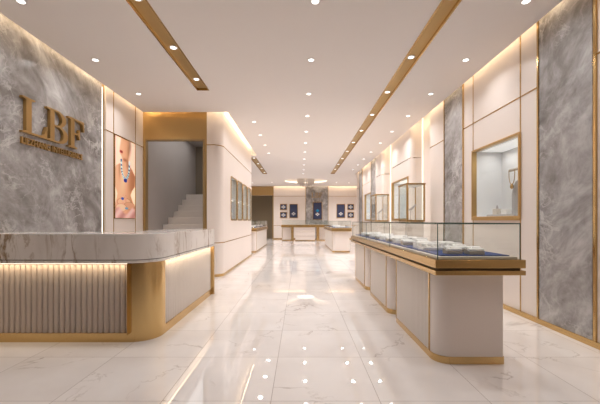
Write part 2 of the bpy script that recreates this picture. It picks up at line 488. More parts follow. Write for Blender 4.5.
for k, (y0, y1) in enumerate(VIT):
    r = thing('wall_vitrine', 'tall gold rounded vitrine in the cream corner block, ' + ORD[k] + ' from the stairs', 'display case', (XP, (y0 + y1) / 2, VZ0), 'vitrines in the cream corner block')
    MB().ring(rrect(y0 - .012, y1 + .012, VZ0 - .012, VZ1 + .012, .10), rrect(y0 + .03, y1 - .03, VZ0 + .03, VZ1 - .03, .07), 'x', XP - .012, XP + .014).build('frame', 'gold', r, bevel=.003)
    b = MB(); b.box(XP - .11, XP - .095, y0 + .01, y1 - .01, VZ0 + .01, VZ1 - .01)
    b.build('back_panel', 'vitgrey', r)
    b = MB(); 
    for a, c in ((y0 + .004, y0 + .012), (y1 - .012, y1 - .004)): b.box(XP - .095, XP - .014, a, c, VZ0 + .01, VZ1 - .01)
    b.box(XP - .095, XP - .014, y0 + .01, y1 - .01, VZ0 + .004, VZ0 + .012); b.box(XP - .095, XP - .014, y0 + .01, y1 - .01, VZ1 - .012, VZ1 - .004)
    b.build('lining', 'lining', r, smooth=False)
    zs = 1.80
    MB().box(XP - .094, XP - .025, y0 + .03, y1 - .03, zs, zs + .022).build('glass_shelf', 'lining', r)
    MB().box(XP - .094, XP - .08, y0 + .06, y1 - .06, zs - .03, zs - .005).build('light_strip', 'ledglow', r)
    MB().box(XP - .022, XP - .016, y0 + .02, y1 - .02, VZ0 + .03, VZ1 - .03).build('glass_pane', 'glass', r)

# ---- right-hand wall: cream panels, stone panels, bays, niches
XR, XB = 2.90, 3.42
NICHE = [(4.43, 5.64, XR, 'beside the showcase'), (8.86, 10.40, 2.85, 'behind the nearer glass tower'), (13.75, 15.0, XR, 'behind the farther glass tower')]
NZ0, NZ1 = 1.28, 2.40
def holes(u, v): return not (NZ0 < v < NZ1 and any(a < u < b_ for a, b_, _, _ in NICHE))
wr = MB()
wr.grid([Y0, 7.5, 4.43, 5.64], [0, NZ0, NZ1, 3.9], holes, 'x', XR, XB)
wr.box(3.14, XB, 7.5, 8.65, 0, 3.9); wr.box(3.14, XB, 10.55, 11.7, 0, 3.9)
def bay(y0, y1, hole=None):
    if hole:
        a, c = hole
        wr.prism(arc(3.0, y0 + .15, .15, 180, 270) [::-1] + [(2.85, a), (XB, a), (XB, y0)], 'z', 0, 3.9)
        wr.prism([(2.85, c)] + arc(3.0, y1 - .15, .15, 180, 90) + [(XB, y1), (XB, c)], 'z', 0, 3.9)
        wr.box(2.85, XB, a, c, 0, NZ0); wr.box(2.85, XB, a, c, NZ1, 3.9)
    else:
        wr.prism(arc(3.0, y0 + .15, .15, 180, 270)[::-1] + [(2.85, y1), (XB, y1), (XB, y0)], 'z', 0, 3.9)
bay(8.65, 10.55, (8.86, 10.40)); bay(11.7, 12.7)
wr.grid([12.7, 17.2, 13.75, 15.0], [0, NZ0, NZ1, 3.9], holes, 'x', XR, XB)
wr = struct(wr.build('wall_right', 'cream'))
b = MB()
for y0, y1 in ((3.32, 4.08), (5.98, 6.74), (12.7, 13.7), (15.6, 16.5)):
    b = MB().box(XR - .012, XR + .002, y0 + .012, y1 - .012, .05, 3.88); b.build('stone_panel', 'stone', wr)
b = MB()
for y in (3.30, 4.09, 5.97, 6.75, 12.69, 13.71, 15.59, 16.51): b.box(XR - .020, XR + .002, y - .014, y + .014, .05, 3.9)
for y, z0, z1 in ((4.43, .05, NZ0), (4.43, NZ1, 3.9), (5.64, .05, NZ0), (5.64, NZ1, 3.9), (1.6, .05, 3.9), (2.5, .05, 3.9)): b.box(XR - .006, XR + .002, y - .009, y + .009, z0, z1)
for y0, y1 in ((Y0, 3.30), (4.09, 5.97), (6.75, 7.5), (13.71, 15.59), (16.51, 17.2)): b.box(XR - .006, XR + .002, y0, y1, 2.862, 2.878)
for y0, y1 in ((8.65, 10.55), (11.7, 12.7)):
    b.band([(2.85, y1 - .15)] + arc(3.0, y0 + .15, .15, 180, 270) + [(3.14, y0)], 2.861, 2.879, -.006)
b.build('gold_trim', 'gold', wr, smooth=False)
b = MB()
for y in (7.56, 8.60, 10.62, 11.64): b.box(3.115, 3.138, y - .012, y + .012, 0, 3.88)
b.build('light_strip', 'led', wr)
bb = MB()
bb.box(XR - .024, XR, Y0, 7.5, 0, .062); bb.box(XR - .024, XR, 12.7, 17.2, 0, .062)
for y0, y1 in ((8.65, 10.55), (11.7, 12.7)): bb.band([(2.85, y1)] + arc(3.0, y0 + .15, .15, 180, 270) + [(3.14, y0)], 0, .062, -.014)
bb.box(3.12, 3.14, 7.5, 8.65, 0, .062); bb.box(3.12, 3.14, 10.55, 11.7, 0, .062)
struct(bb.build('baseboard_right', 'gold', smooth=False))
for k, (y0, y1, xf, where) in enumerate(NICHE):
    r = thing('display_niche', ['gold-framed white display window beside the stone panel, holding a necklace bust', 'gold-framed display window behind the nearer glass tower case', 'gold-framed display window behind the farther glass tower case'][k],
              'display window', (xf, (y0 + y1) / 2, NZ0), 'gold-framed wall display windows')
    f = .045
    b = MB(); lo = [(y0 - .012, NZ0 - .03), (y1 + .012, NZ0 - .03), (y1 + .012, NZ1 + .012), (y0 - .012, NZ1 + .012)]
    li = [(y0 + .016, NZ0 + .03), (y1 - .016, NZ0 + .03), (y1 - .016, NZ1 - .02), (y0 + .016, NZ1 - .02)]
    b.ring(lo, li, 'x', xf - .028, xf + .05); b.build('frame', 'framegold', r, bevel=.003, smooth=False)
    xb = 3.38
    b = MB(); t = .012
    b.box(xb - t, xb, y0 + .002, y1 - .002, NZ0 + .002, NZ1 - .002)
    b.box(xf + .05, xb, y0 + .002, y0 + .014, NZ0 + .002, NZ1 - .002); b.box(xf + .05, xb, y1 - .014, y1 - .002, NZ0 + .002, NZ1 - .002)
    b.box(xf + .05, xb, y0 + .002, y1 - .002, NZ0 + .002, NZ0 + .03); b.box(xf + .05, xb, y0 + .002, y1 - .002, NZ1 - .016, NZ1 - .002)
    b.build('lining', 'lining', r, smooth=False)
    MB().box(xf + .10, xb - .04, y0 + .08, y1 - .08, NZ1 - .024, NZ1 - .017).build('light_panel', mat_emit('niche_panel', (1, .98, .95), .35), r)
    MB().box(xf + .012, xf + .02, y0 + .03, y1 - .03, NZ0 + .025, NZ1 - .03).build('glass_pane', 'glass', r)
    area('niche_light', ((xf + xb) / 2 + .02, (y0 + y1) / 2, NZ1 - .03), (0, 0, 0), .25, y1 - y0 - .2, 2.7, (1, .97, .94), 150)

# ---- far end of the shop
wb = MB()
BX0, BX1, BZ = -3.85, -1.86, 2.98
wb.grid([-4.6, BX0, BX1, 4.6], [0, BZ, 3.9], lambda u, v: not (BX0 < u < BX1 and v < BZ), 'y', YB, YB + .15)
wb = struct(wb.build('wall_back', 'cream', smooth=False))
MB().box(BX0 - .4, BX1 + .06, YB - .02, YB, BZ, 3.88).build('gold_lintel', 'goldwall', wb)
b = MB(); b.box(BX1 - .02, BX1 + .06, YB - .03, YB + .16, 0, BZ); b.box(BX0 - .04, BX0 + .04, YB - .03, YB + .16, 0, BZ); b.build('opening_frame', 'bronze', wb)
b = MB(); b.box(BX0 - .1, BX1 + .1, YB + 1.6, YB + 1.7, 0, 3.2); b.box(BX0 - .2, BX0 - .1, YB + .15, YB + 1.7, 0, 3.2); b.box(BX1 + .1, BX1 + .2, YB + .15, YB + 1.7, 0, 3.2); b.box(BX0 - .2, BX1 + .2, YB + .15, YB + 1.7, 3.2, 3.3)
b.build('dark_vestibule', 'dark', wb)
MB().box(.40, 1.91, YB - .03, YB, .05, 3.88).build('stone_panel', 'stone', wb)
b = MB()
for x in (.39, 1.92): b.box(x - .015, x + .015, YB - .036, YB, .05, 3.88)
for x0, x1 in ((BX1 + .06, .39), (1.92, 4.15)):
    for z in (.93, 2.93): b.box(x0, x1, YB - .006, YB, z - .012, z + .012)
for x in (-1.0 + .3, 3.1): b.box(x - .008, x + .008, YB - .006, YB, .05, .93)
b.build('gold_trim', 'gold', wb, smooth=False)
struct(MB().box(BX1 + .06, 4.15, YB - .04, YB - .03 + .03, 0, .07).build('baseboard_back', 'gold', smooth=False))
struct(MB().grid([17.2, YB], [0, 3.9], lambda u, v: True, 'x', 4.15, 4.3).build('wall_far_right', 'cream'))
struct(MB().box(XB, 4.3, 17.05, 17.2, 0, 3.9).build('wall_return', 'cream'))
struct(MB().box(-4.6, -4.5, 17.2, YB, 0, 3.9).build('wall_far_left', 'cream'))
w = struct(MB().box(-3.65, -3.5, 12.0, 17.2, 0, 3.9).build('wall_left_beyond_stairs', 'cream'))
struct(MB().box(-4.6, -3.65, 17.1, 17.2, 0, 3.9).build('wall_left_return', 'cream'))
struct(MB().box(-3.65, XB, Y0 - .15, Y0, 0, 3.9).build('wall_front', 'dimwall'))  # unseen wall; dark finish made up to dim faces turned to the camera

# ---- recess light strips hidden in the ceiling slots (part of the ceiling)
def cove(axis, fixed, a, b_, toward, per_m=6.0, up=.24):
    L = b_ - a; mid = (a + b_) / 2
    tilt = math.radians(28)
    if axis == 'y': area('cove_light', (fixed, mid, H + up), (0, -tilt * toward, 0), .05, L, per_m * L, WARM, 170)
    else: area('cove_light', (mid, fixed, H + up), (tilt * toward, 0, 0), L, .05, per_m * L, WARM, 170)
CW = 3.6
cove('y', -3.43, Y0 + .1, 5.9, -1, CW * 2.8)
cove('y', -3.43, 5.9, 7.3, -1, CW)
cove('x', 7.35, -3.4, -1.60, 1, CW * .9)
cove('y', -1.63, 7.32, 12.05, -1, CW * .9, .26)
cove('y', 2.85, Y0 + .1, 4.08, 1, CW * 1.7)
cove('y', 2.85, 4.08, 7.5, 1, CW)
cove('y', 2.83, 7.5, 17.0, 1, CW)
cove('x', 22.92, -1.8, 4.1, 1, CW * 1.7)
b = MB()
b.box(-3.40, -3.385, Y0, 7.2, H + .05, H + .075); b.box(2.80, 2.812, Y0, 17.0, H + .05, H + .075); b.box(-1.57, -1.555, 7.3, 12.1, H + .05, H + .075); b.box(-1.8, 4.0, 22.85, 22.86, H + .05, H + .075)
b.build('cove_light_strip', 'led', ceiling)

# ------------------------------------------------------------------ downlights
def make_downlight(x, y, z, label, group, power):
    r = thing('downlight', label, 'downlight', (x, y, z), group)
    MB().lathe([(.056, z - .006), (.058, z - .002), (.058, z)], x, y, 24).build('trim_ring', 'ring', r)
    MB().lathe([(.037, z - .0085), (.039, z - .006)], x, y, 24).build('lens', 'lens', r)
    return r
DL = None
def downlight(x, y, label, group, power=9.0, z=H, spread=140):
    global DL
    if DL is None: DL = make_downlight(x, y, z, label, group, power)
    else: dup(DL, (x, y, z), label, group)
    area('downlight_lamp', (x, y, z - .012), (0, 0, 0), .10, .10, power * (.72 + .068 * y), (1, .975, .96), spread, 'DISK')
PW = 6.2
for i in range(11): downlight(.163, 3.6 + 1.31 * i - (1.31 if 0 else 0), ORD[i] + ' downlight from the front in the row along the middle of the ceiling', 'downlights along the middle of the ceiling', PW)
for i in range(10): downlight(2.415, 3.6 + 1.31 * i, ORD[i] + ' downlight from the front in the row along the display-window wall', 'downlights by the display-window wall', PW)
for i in range(3): downlight(-2.98, 3.6 + 1.31 * i, ORD[i] + ' downlight from the front in the row close to the grey stone sign wall', 'downlights by the stone sign wall', PW)
for i in range(4): downlight(-1.086, 7.98 + 1.225 * i, ORD[i] + ' downlight from the front in the row beside the cream corner block', 'downlights beside the cream corner block', PW)
ZC = H + .035
for i in range(11): downlight(1.615, 2.25 + 1.325 * i, ORD[i] + ' downlight from the front in the long gold channel', 'downlights in the long gold channel', PW, ZC)
for i in range(3): downlight(-1.74, 3.6 + 1.03 * i, ORD[i] + ' downlight from the front in the gold channel above the reception counter', 'downlights in the gold channel above reception', PW, ZC)
for i in range(4): downlight(-1.74, 12.75 + 1.25 * i, ORD[i] + ' downlight from the front in the short far gold channel', 'downlights in the far gold channel', PW, ZC)
for x, y, lb in ((-2.9, 20.6, 'far downlight above the dark opening at the end of the shop'), (3.0, 20.6, 'added far downlight over the back corner beyond the display-window wall'),
                 (-1.7, 20.4, 'added far downlight between the dark opening and the crystal chandelier'), (2.2, 20.4, 'added far downlight just past the crystal chandelier on the display-window side')):
    downlight(x, y, lb, 'downlights at the far end', PW * 3.2)  # all but the one above the dark opening added to brighten this end
# the shop continues behind the viewer: its ceiling lamps
for x in (-2.98, .163, 2.415):
    for y in (-.33, .98, 2.29):
        if x == .163 or y < 2.4: area('downlight_lamp', (x, y, H - .012), (0, 0, 0), .10, .10, PW * .4, (1, .975, .96), 140, 'DISK')

# ------------------------------------------------------------------ reception counter
XS, YF = -1.46, 3.40
rc = thing('reception_counter', 'white marble topped reception counter with fluted panels and rounded gold corner', 'counter', (-2.4, 4.3, 0))
def lshape(fy, sx, r, inner_x=-2.15, inner_y=4.10, yend=5.75, x0=XL + .02):
    return [(x0, fy)] + arc(sx - r, fy + r, r, -90, 0) + [(sx, yend), (inner_x, yend), (inner_x, inner_y), (x0, inner_y)]
mt = MB().prism(lshape(YF, XS, .29), 'z', .848, 1.108).build('marble_top', 'marble', rc, bevel=.004)
MB().prism(lshape(YF + .008, XS - .008, .282, yend=5.742), 'z', .812, .841).build('marble_lip', 'marble', rc, bevel=.003)
MB().prism(lshape(YF + .03, XS - .03, .26, yend=5.73), 'z', .841, .848).build('shadow_line', 'groove', rc)
fy, sx = YF + .045, XS - .035
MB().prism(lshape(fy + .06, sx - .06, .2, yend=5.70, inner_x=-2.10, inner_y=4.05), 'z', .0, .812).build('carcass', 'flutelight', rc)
MB().band([(XL + .02, fy)] + arc(sx - .25, fy + .25, .25, -90, 0) + [(sx, 5.72)], 0, .092, .0, .07).build('gold_plinth', 'gold', rc)
MB().band([(-1.735, fy)] + arc(sx - .25, fy + .25, .25, -90, 0) + [(sx, 3.745)], .092, .812, .0, .07).build('gold_corner', 'gold', rc)
MB().box(sx - .5, XS + .004, 5.70, 5.75, 0, .812).build('gold_end_panel', 'gold', rc, bevel=.002)
def flutes(u0, u1, base, outward, pitch, plane, z0, z1, depth, back):
    """ribbed sheet: half-round ribs between u0 and u1; profile in plan"""
    nrib = max(1, round((u1 - u0) / pitch)); p = (u1 - u0) / nrib; pts = []
    for k in range(nrib):
        for j in range(7):
            a = PI * j / 6
            pts.append((u0 + p * (k + .5 - .47 * math.cos(a)), base + outward * depth * math.sin(a)))
    pts += [(u1, base), (u1, back), (u0, back), (u0, base)]
    seen = []; 
    for q in pts:
        if not seen or (abs(q[0] - seen[-1][0]) + abs(q[1] - seen[-1][1])) > 1e-6: seen.append(q)
    if plane == 'y': seen = [(q[0], q[1]) for q in seen]
    else: seen = [(q[1], q[0]) for q in seen]
    return MB().prism(seen, 'z', z0, z1)
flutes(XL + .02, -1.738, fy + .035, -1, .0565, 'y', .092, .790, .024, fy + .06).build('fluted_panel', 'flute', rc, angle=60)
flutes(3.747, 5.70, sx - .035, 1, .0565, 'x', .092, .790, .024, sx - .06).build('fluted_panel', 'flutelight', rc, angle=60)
b = MB(); b.box(XL + .02, -1.738, fy + .012, fy + .03, .798, .811); b.box(sx - .03, sx - .012, 3.747, 5.70, .798, .811); b.build('light_strip', 'led', rc)
area('counter_front_led', ((XL - 1.738) / 2, fy - .02, .806), (math.radians(14), 0, 0), -1.738 - XL, .016, 2.2, WARM, 150)
area('counter_side_led', (sx + .02, 4.72, .806), (0, math.radians(14), 0), .014, 1.93, 2.0, WARM, 150)

# ------------------------------------------------------------------ wall sign
def curve_mesh(loops, ext, name):
    cu = bpy.data.curves.new(name, 'CURVE'); cu.dimensions = '2D'; cu.fill_mode = 'BOTH'; cu.extrude = ext
    for L in loops:
        sp = cu.splines.new('POLY'); sp.points.add(len(L) - 1); sp.use_cyclic_u = True
        for p, q in zip(sp.points, L): p.co = (q[0], q[1], 0, 1)
    o = bpy.data.objects.new(name, cu); COL.objects.link(o)
    dg = bpy.context.evaluated_depsgraph_get()
    me = bpy.data.meshes.new_from_object(o.evaluated_get(dg))
    bpy.data.objects.remove(o); bpy.data.curves.remove(cu)
    return me
def text_mesh(txt, size, ext, bold=0.0):
    cu = bpy.data.curves.new('t', 'FONT'); cu.body = txt; cu.size = size; cu.extrude = ext; cu.offset = bold
    o = bpy.data.objects.new('t', cu); COL.objects.link(o)
    dg = bpy.context.evaluated_depsgraph_get(); dg.update()
    me = bpy.data.meshes.new_from_object(o.evaluated_get(dg))
    bpy.data.objects.remove(o); bpy.data.curves.remove(cu)
    return me
def place_mesh(me, name, mat, parent, f):
    base = off_of(parent)
    for v in me.vertices: v.co = Vector(f(v.co)) - base
    me.update(); me.name = name
    bm = bmesh.new(); bm.from_mesh(me); bmesh.ops.recalc_face_normals(bm, faces=bm.faces[:]); bm.to_mesh(me); bm.free()
    me.materials.clear(); me.materials.append(M[mat])
    for p in me.polygons: p.use_smooth = False
    o = bpy.data.objects.new(name, me); COL.objects.link(o); o.parent = parent
    return o
L_ = [[(0, 1), (0, .955), (.13, .93), (.13, .07), (0, .045), (0, 0), (.90, 0), (.93, .37), (.885, .37), (.80, .13), (.70, .055), (.32, .055), (.32, .93), (.45, .955), (.45, 1)]]
def bowl(cx, cy, rx, ry, a0=90, a1=-90, n=14): return [(cx + rx * math.cos(math.radians(a0 + (a1 - a0) * k / n)), cy + ry * math.sin(math.radians(a0 + (a1 - a0) * k / n))) for k in range(n + 1)]
B_ = [[(0, 1), (0, .955), (.13, .93), (.13, .07), (0, .045), (0, 0)] + bowl(.50, .265, .42, .265, -90, 70) + bowl(.46, .755, .37, .245, -58, 90),
      [(.31, .95)] + bowl(.44, .745, .20, .205) + [(.31, .54)],
      [(.31, .49)] + bowl(.47, .27, .24, .22) + [(.31, .05)]]
F_ = [[(0, 1), (0, .955), (.13, .93), (.13, .07), (0, .045), (0, 0), (.47, 0), (.47, .045), (.32, .07), (.32, .475), (.47, .475), (.56, .43), (.585, .33), (.63, .33), (.63, .68), (.585, .68), (.56, .575), (.47, .53), (.32, .53), (.32, .945), (.62, .945), (.76, .88), (.83, .66), (.875, .66), (.86, 1)]]
sg = thing('wall_sign', 'raised gold letters LBF with a small line of capitals on the grey stone wall', 'sign', (XL, 4.75, 2.2))
for ch, L, y, w in (('L', L_, 4.16, .445), ('B', B_, 4.565, .445), ('F', F_, 4.985, .42)):
    place_mesh(curve_mesh(L, .5, 'letter'), 'letter', 'signgold', sg, lambda c, y=y, w=w: (XL + .025 + c.z * .042, y + c.x * w, 2.343 + c.y * .452))
me = text_mesh('LIEZHANG INTELLIGENCE', 1.0, .5, .02)
x0 = min(v.co.x for v in me.vertices); x1 = max(v.co.x for v in me.vertices); h1 = max(v.co.y for v in me.vertices)
place_mesh(me, 'lettering', 'signgold', sg, lambda c: (XL + .015 + c.z * .028, 4.175 + (c.x - x0) / (x1 - x0) * 1.17, 2.208 + c.y / h1 * .082))

# ------------------------------------------------------------------ poster
ps = thing('poster', 'backlit poster of a woman wearing a blue gem necklace on the cream wall', 'poster', (XL, 6.685, 1.296))
PY0, PY1, PZ0, PZ1 = 6.298, 7.068, 1.298, 2.852
MB().ring([(PY0 - .012, PZ0 - .012), (PY1 + .012, PZ0 - .012), (PY1 + .012, PZ1 + .01), (PY0 - .012, PZ1 + .01)], [(PY0, PZ0), (PY1, PZ0), (PY1, PZ1), (PY0, PZ1)], 'x', XL, XL + .018).build('frame', 'gold', ps, smooth=False)
def lerp3(a, b_, t): t = max(0, min(1, t)); return tuple(x + (y - x) * t for x, y in zip(a, b_))
def sst(a, b_, x): t = max(0, min(1, (x - a) / (b_ - a))); return t * t * (3 - 2 * t)
def poster_col(u, v):
    bg = lerp3((.95, .83, .74), (.99, .90, .76), sst(.15, .75, v))
    bg = lerp3(bg, (.92, .80, .72), sst(.25, 0, u) * sst(.45, .1, v))
    sk = lerp3((.86, .66, .52), (.70, .45, .31), sst(.25, 1.0, u) * .8)
    sk = lerp3(sk, (.93, .76, .62), math.exp(-((u - .38) / .18) ** 2 - ((v - .5) / .2) ** 2) * .7)
    # silhouette widths down the figure
    K = [(0, .30, .72), (.14, .22, .70), (.20, .25, .66), (.25, .36, .64), (.30, .34, .66), (.36, .06, .84), (.44, -.05, 1.0), (.58, -.05, .98), (.64, .05, .84), (.70, .12, .76), (.80, .05, .9), (.90, -.1, 1.1), (1, -.1, 1.1)]
    for a, c in zip(K, K[1:]):
        if a[0] <= v <= c[0]:
            t = (v - a[0]) / (c[0] - a[0]); lo = a[1] + (c[1] - a[1]) * t; hi = a[2] + (c[2] - a[2]) * t; break
    m = sst(lo - .03, lo + .03, u) * (1 - sst(hi - .03, hi + .03, u))
    c = lerp3(bg, sk, m)
    # hair on the right, lips, jaw shade, ear ring
    c = lerp3(c, (.62, .42, .30), .8 * math.exp(-((u - .66) / .06) ** 2 - ((v - .14) / .10) ** 2))
    c = lerp3(c, (.55, .06, .06), math.exp(-((u - .30) / .07) ** 4 - ((v - .172) / .016) ** 4))
    c = lerp3(c, (.50, .22, .11), .7 * math.exp(-((u - .48) / .10) ** 2 - ((v - .262) / .02) ** 2))
    c = lerp3(c, (.40, .24, .17), .55 * math.exp(-((u - .74) / .05) ** 2 - ((v - .06) / .09) ** 2))
    c = lerp3(c, (.58, .34, .22), .5 * sst(.55, .9, u) * sst(.30, .42, v) * sst(.72, .6, v) * m)
    c = lerp3(c, (.60, .36, .24), .5 * math.exp(-((u - .22) / .06) ** 2 - ((v - .40) / .12) ** 2) * m)
    c = lerp3(c, (.55, .33, .22), .6 * math.exp(-((u - .60) / .05) ** 2 - ((v - .30) / .06) ** 2))
    # necklace
    for k in range(60):
        a = PI * k / 59; nu = .50 - .20 * math.cos(a); nv = .275 + .225 * math.sin(a) ** .8
        d = ((u - nu) / .038) ** 2 + ((v - nv) / .017) ** 2
        if d < 1: c = (.10, .36, .52) if k % 4 < 2 else (.80, .90, .90)
    if ((u - .50) / .085) ** 2 + ((v - .52) / .026) ** 2 < 1: c = (.02, .16, .55)
    # hands and garment
    for hu, hv, ru, rv, col in ((.45, .80, .34, .055, (.87, .68, .55)), (.70, .84, .28, .05, (.80, .58, .45)), (.30, .87, .25, .05, (.90, .73, .61)), (.38, .76, .055, .05, (.88, .70, .58)), (.52, .75, .05, .04, (.83, .62, .50))):
        e = ((u - hu) / ru) ** 2 + ((v - hv) / rv) ** 2
        c = lerp3(c, col, sst(1.1, .8, e)); c = lerp3(c, (.52, .30, .20), .4 * math.exp(-((e - 1) / .16) ** 2))
    g = sst(.885, .93, v + .04 * math.sin(u * 9))
    c = lerp3(c, lerp3((.86, .70, .67), (.70, .47, .44), .5 + .5 * math.sin(u * 11 + v * 30)), g)
    if ((u - .36) / .07) ** 2 + ((v - .755) / .018) ** 2 < 1: c = (.05, .25, .62)
    if ((u - .56) / .09) ** 2 + ((v - .875) / .014) ** 2 < 1: c = (.35, .55, .66)
    return c
nu_, nv_ = 72, 144
bm = bmesh.new(); base = off_of(ps)
g = [[bm.verts.new(Vector((XL + .008, PY0 + (PY1 - PY0) * i / nu_, PZ1 - (PZ1 - PZ0) * j / nv_)) - base) for j in range(nv_ + 1)] for i in range(nu_ + 1)]
for i in range(nu_):
    for j in range(nv_): bm.faces.new((g[i][j], g[i + 1][j], g[i + 1][j + 1], g[i][j + 1]))
bmesh.ops.recalc_face_normals(bm, faces=bm.faces[:])
me = bpy.data.meshes.new('print'); bm.to_mesh(me); bm.free()
at = me.color_attributes.new('Print', 'FLOAT_COLOR', 'POINT')
for i in range(nu_ + 1):
    for j in range(nv_ + 1): at.data[i * (nv_ + 1) + j].color = (*[max(0, x) ** 2.2 for x in poster_col(i / nu_, j / nv_)], 1)
me.materials.append(M['poster'])
o = bpy.data.objects.new('print', me); COL.objects.link(o); o.parent = ps

# ------------------------------------------------------------------ glass showcases
ZT0, ZT1, ZT2, ZT3 = .795, .833, .853, .922       # lower slab, groove, upper slab
ZG = 1.222
def showcase(name, label, bx0, bx1, blocks, tray, joints, aisle, flute=True, dz=0.0, group=None):
    """aisle = -1 if the aisle is on the low-X side"""
    tx0, tx1, ty0, ty1 = tray
    r = thing(name, label, 'showcase', ((tx0 + tx1) / 2, (ty0 + ty1) / 2, 0), group)
    for y0, y1 in blocks:
        rr = (.14, .02, .01, .01) if aisle < 0 else (.02, .14, .01, .01)
        p = MB().prism(rrect(bx0, bx1, y0, y1, rr, 8), 'z', .062, ZT0 + dz).build('pedestal', 'cream', r)
        MB().prism(rrect(bx0 - .006, bx1 + .006, y0 - .006, y1 + .004, rr, 8), 'z', 0, .062).build('plinth', 'gold', p)
        xa = bx0 if aisle < 0 else bx1
        if flute:
            f = flutes(y0 + .17, y1 - .03, xa, aisle, .036, 'x', .066, ZT0 + dz - .002, .009, xa - aisle * .01)
            f.build('fluted_panel', 'flutelight', p, angle=60)
        for y in (y0 + .16, y1 - .015):
            MB().box(min(xa, xa + aisle * .010), max(xa, xa + aisle * .010), y - .009, y + .009, .062, ZT0 + dz).build('gold_trim', 'gold', p, smooth=False)
    MB().box(tx0, tx1, ty0, ty1, ZT0 + dz, ZT1 + dz).build('lower_tray', 'goldx', r, bevel=.003)
    MB().box(tx0 + .03, tx1 - .03, ty0 + .03, ty1 - .03, ZT1 + dz, ZT2 + dz).build('groove', 'groove', r)
    MB().box(tx0, tx1, ty0, ty1, ZT2 + dz, ZT3 + dz).build('upper_tray', 'goldx', r, bevel=.003)
    gx0, gx1, gy0, gy1 = tx0 + .03, tx1 - .03, ty0 + .03, ty1 - .03
    z0 = ZT3 + dz; zg = ZG + dz * .5
    MB().box(gx0 + .012, gx1 - .012, gy0 + .012, gy1 - .012, z0, z0 + .022).build('ledge', 'ledge', r, bevel=.003)
    MB().box(gx0 + .05, gx1 - .05, gy0 + .06, gy1 - .06, z0 + .022, z0 + .030).build('velvet_pad', 'velvet', r)
    t = .006
    ys = [gy0] + list(joints) + [gy1]
    b = MB().box(gx0, gx1, gy0, gy0 + t, z0, zg - t); b.build('front_pane', 'glass', r)
    MB().box(gx0, gx1, gy1 - t, gy1, z0, zg - t).build('back_pane', 'glass', r)
    for a, c in zip(ys, ys[1:]):
        MB().box(gx0, gx0 + t, a + t + .001, c - t - .001, z0, zg - t).build('side_pane', 'glass', r)
        MB().box(gx1 - t, gx1, a + t + .001, c - t - .001, z0, zg - t).build('side_pane', 'glass', r)
        MB().box(gx0, gx1, a + .001, c - .001, zg - t, zg).build('top_pane', 'glass', r)
    b = MB(); e = .006
    for y in (gy0, gy1): b.box(gx0 - .001, gx1 + .001, y - e / 2, y + e / 2, zg - t - .003, zg + .001)
    for x in (gx0, gx1):
        b.box(x - e / 2, x + e / 2, gy0, gy1, zg - t - .003, zg + .001)
        for y in ys: b.box(x - e / 2, x + e / 2, y - e / 2, y + e / 2, z0, zg)
    b.build('glass_edges', 'edge', r, smooth=False)
    MB().box(gx0 + .01, gx1 - .01, gy0 + .008, gy0 + .011, z0 + .02, z0 + .022)
    return r
showcase('glass_showcase', 'long gold and glass jewellery showcase on three cream pedestals, nearest of the islands', 1.185, 1.768,
         [(2.92, 4.14), (4.46, 5.66), (6.0, 7.18)], (1.105, 1.845, 2.75, 7.3), (4.26, 5.77), -1)
showcase('glass_showcase', 'far glass showcase on one long cream pedestal, in line behind the near long showcase', 1.29, 1.95, [(13.27, 17.35)], (1.23, 2.02, 13.12, 17.5), (14.6, 16.0), -1, dz=.04)
showcase('glass_showcase', 'far glass showcase on a cream pedestal just past the cream corner block', -2.36, -1.73, [(13.2, 17.4)], (-2.42, -1.67, 13.05, 17.52), (14.5, 16.0), 1, dz=.04)

# centre counter at the far end
r = thing('display_counter', 'wide gold-topped display counter in front of the far stone panel', 'counter', (.33, 21.5, 0))
MB().box(-1.17, 1.83, 21.0, 21.75, .845, 1.0).build('gold_tray', 'goldx', r, bevel=.004)
p = MB().box(-.29, .95, 21.05, 21.75, .06, .845).build('pedestal', 'cream', r)
MB().box(-.295, .955, 21.045, 21.755, 0, .06).build('plinth', 'gold', p)
b = MB()
for z in (.30, .56): b.box(-.29, .95, 21.042, 21.05, z - .005, z + .005)
b.build('drawer_joints', 'gold', p, smooth=False)
for x0, x1 in ((-1.11, -.56), (1.22, 1.77)):
    p = MB().box(x0, x1, 21.3, 21.95, .06, .845).build('pedestal', 'cream', r)
    MB().box(x0 - .03, x1 + .03, 21.295, 21.96, 0, .06).build('plinth', 'gold', p)
    MB().box(x0 - .03, x0, 21.295, 21.95, .06, .845).build('gold_trim', 'gold', p); MB().box(x1, x1 + .03, 21.295, 21.95, .06, .845).build('gold_trim', 'gold', p)
for x in (-.45, 1.11): MB().box(x - .08, x + .06, 21.05, 21.2, 0, .845).build('leg', 'gold', r)
MB().box(-1.1, 1.76, 21.07, 21.68, 1.0, 1.012).build('velvet_pad', 'ledge', r)
b = MB(); t = .006
b.box(-1.12, 1.78, 21.05, 21.05 + t, 1.0, 1.30); b.box(-1.12, 1.78, 21.69, 21.69 + t, 1.0, 1.30); b.box(-1.12, -1.12 + t, 21.057, 21.689, 1.0, 1.30); b.box(1.78 - t, 1.78, 21.057, 21.689, 1.0, 1.30); b.box(-1.12, 1.78, 21.05, 21.696, 1.301, 1.307)
b.build('glass_hood', 'glass', r)

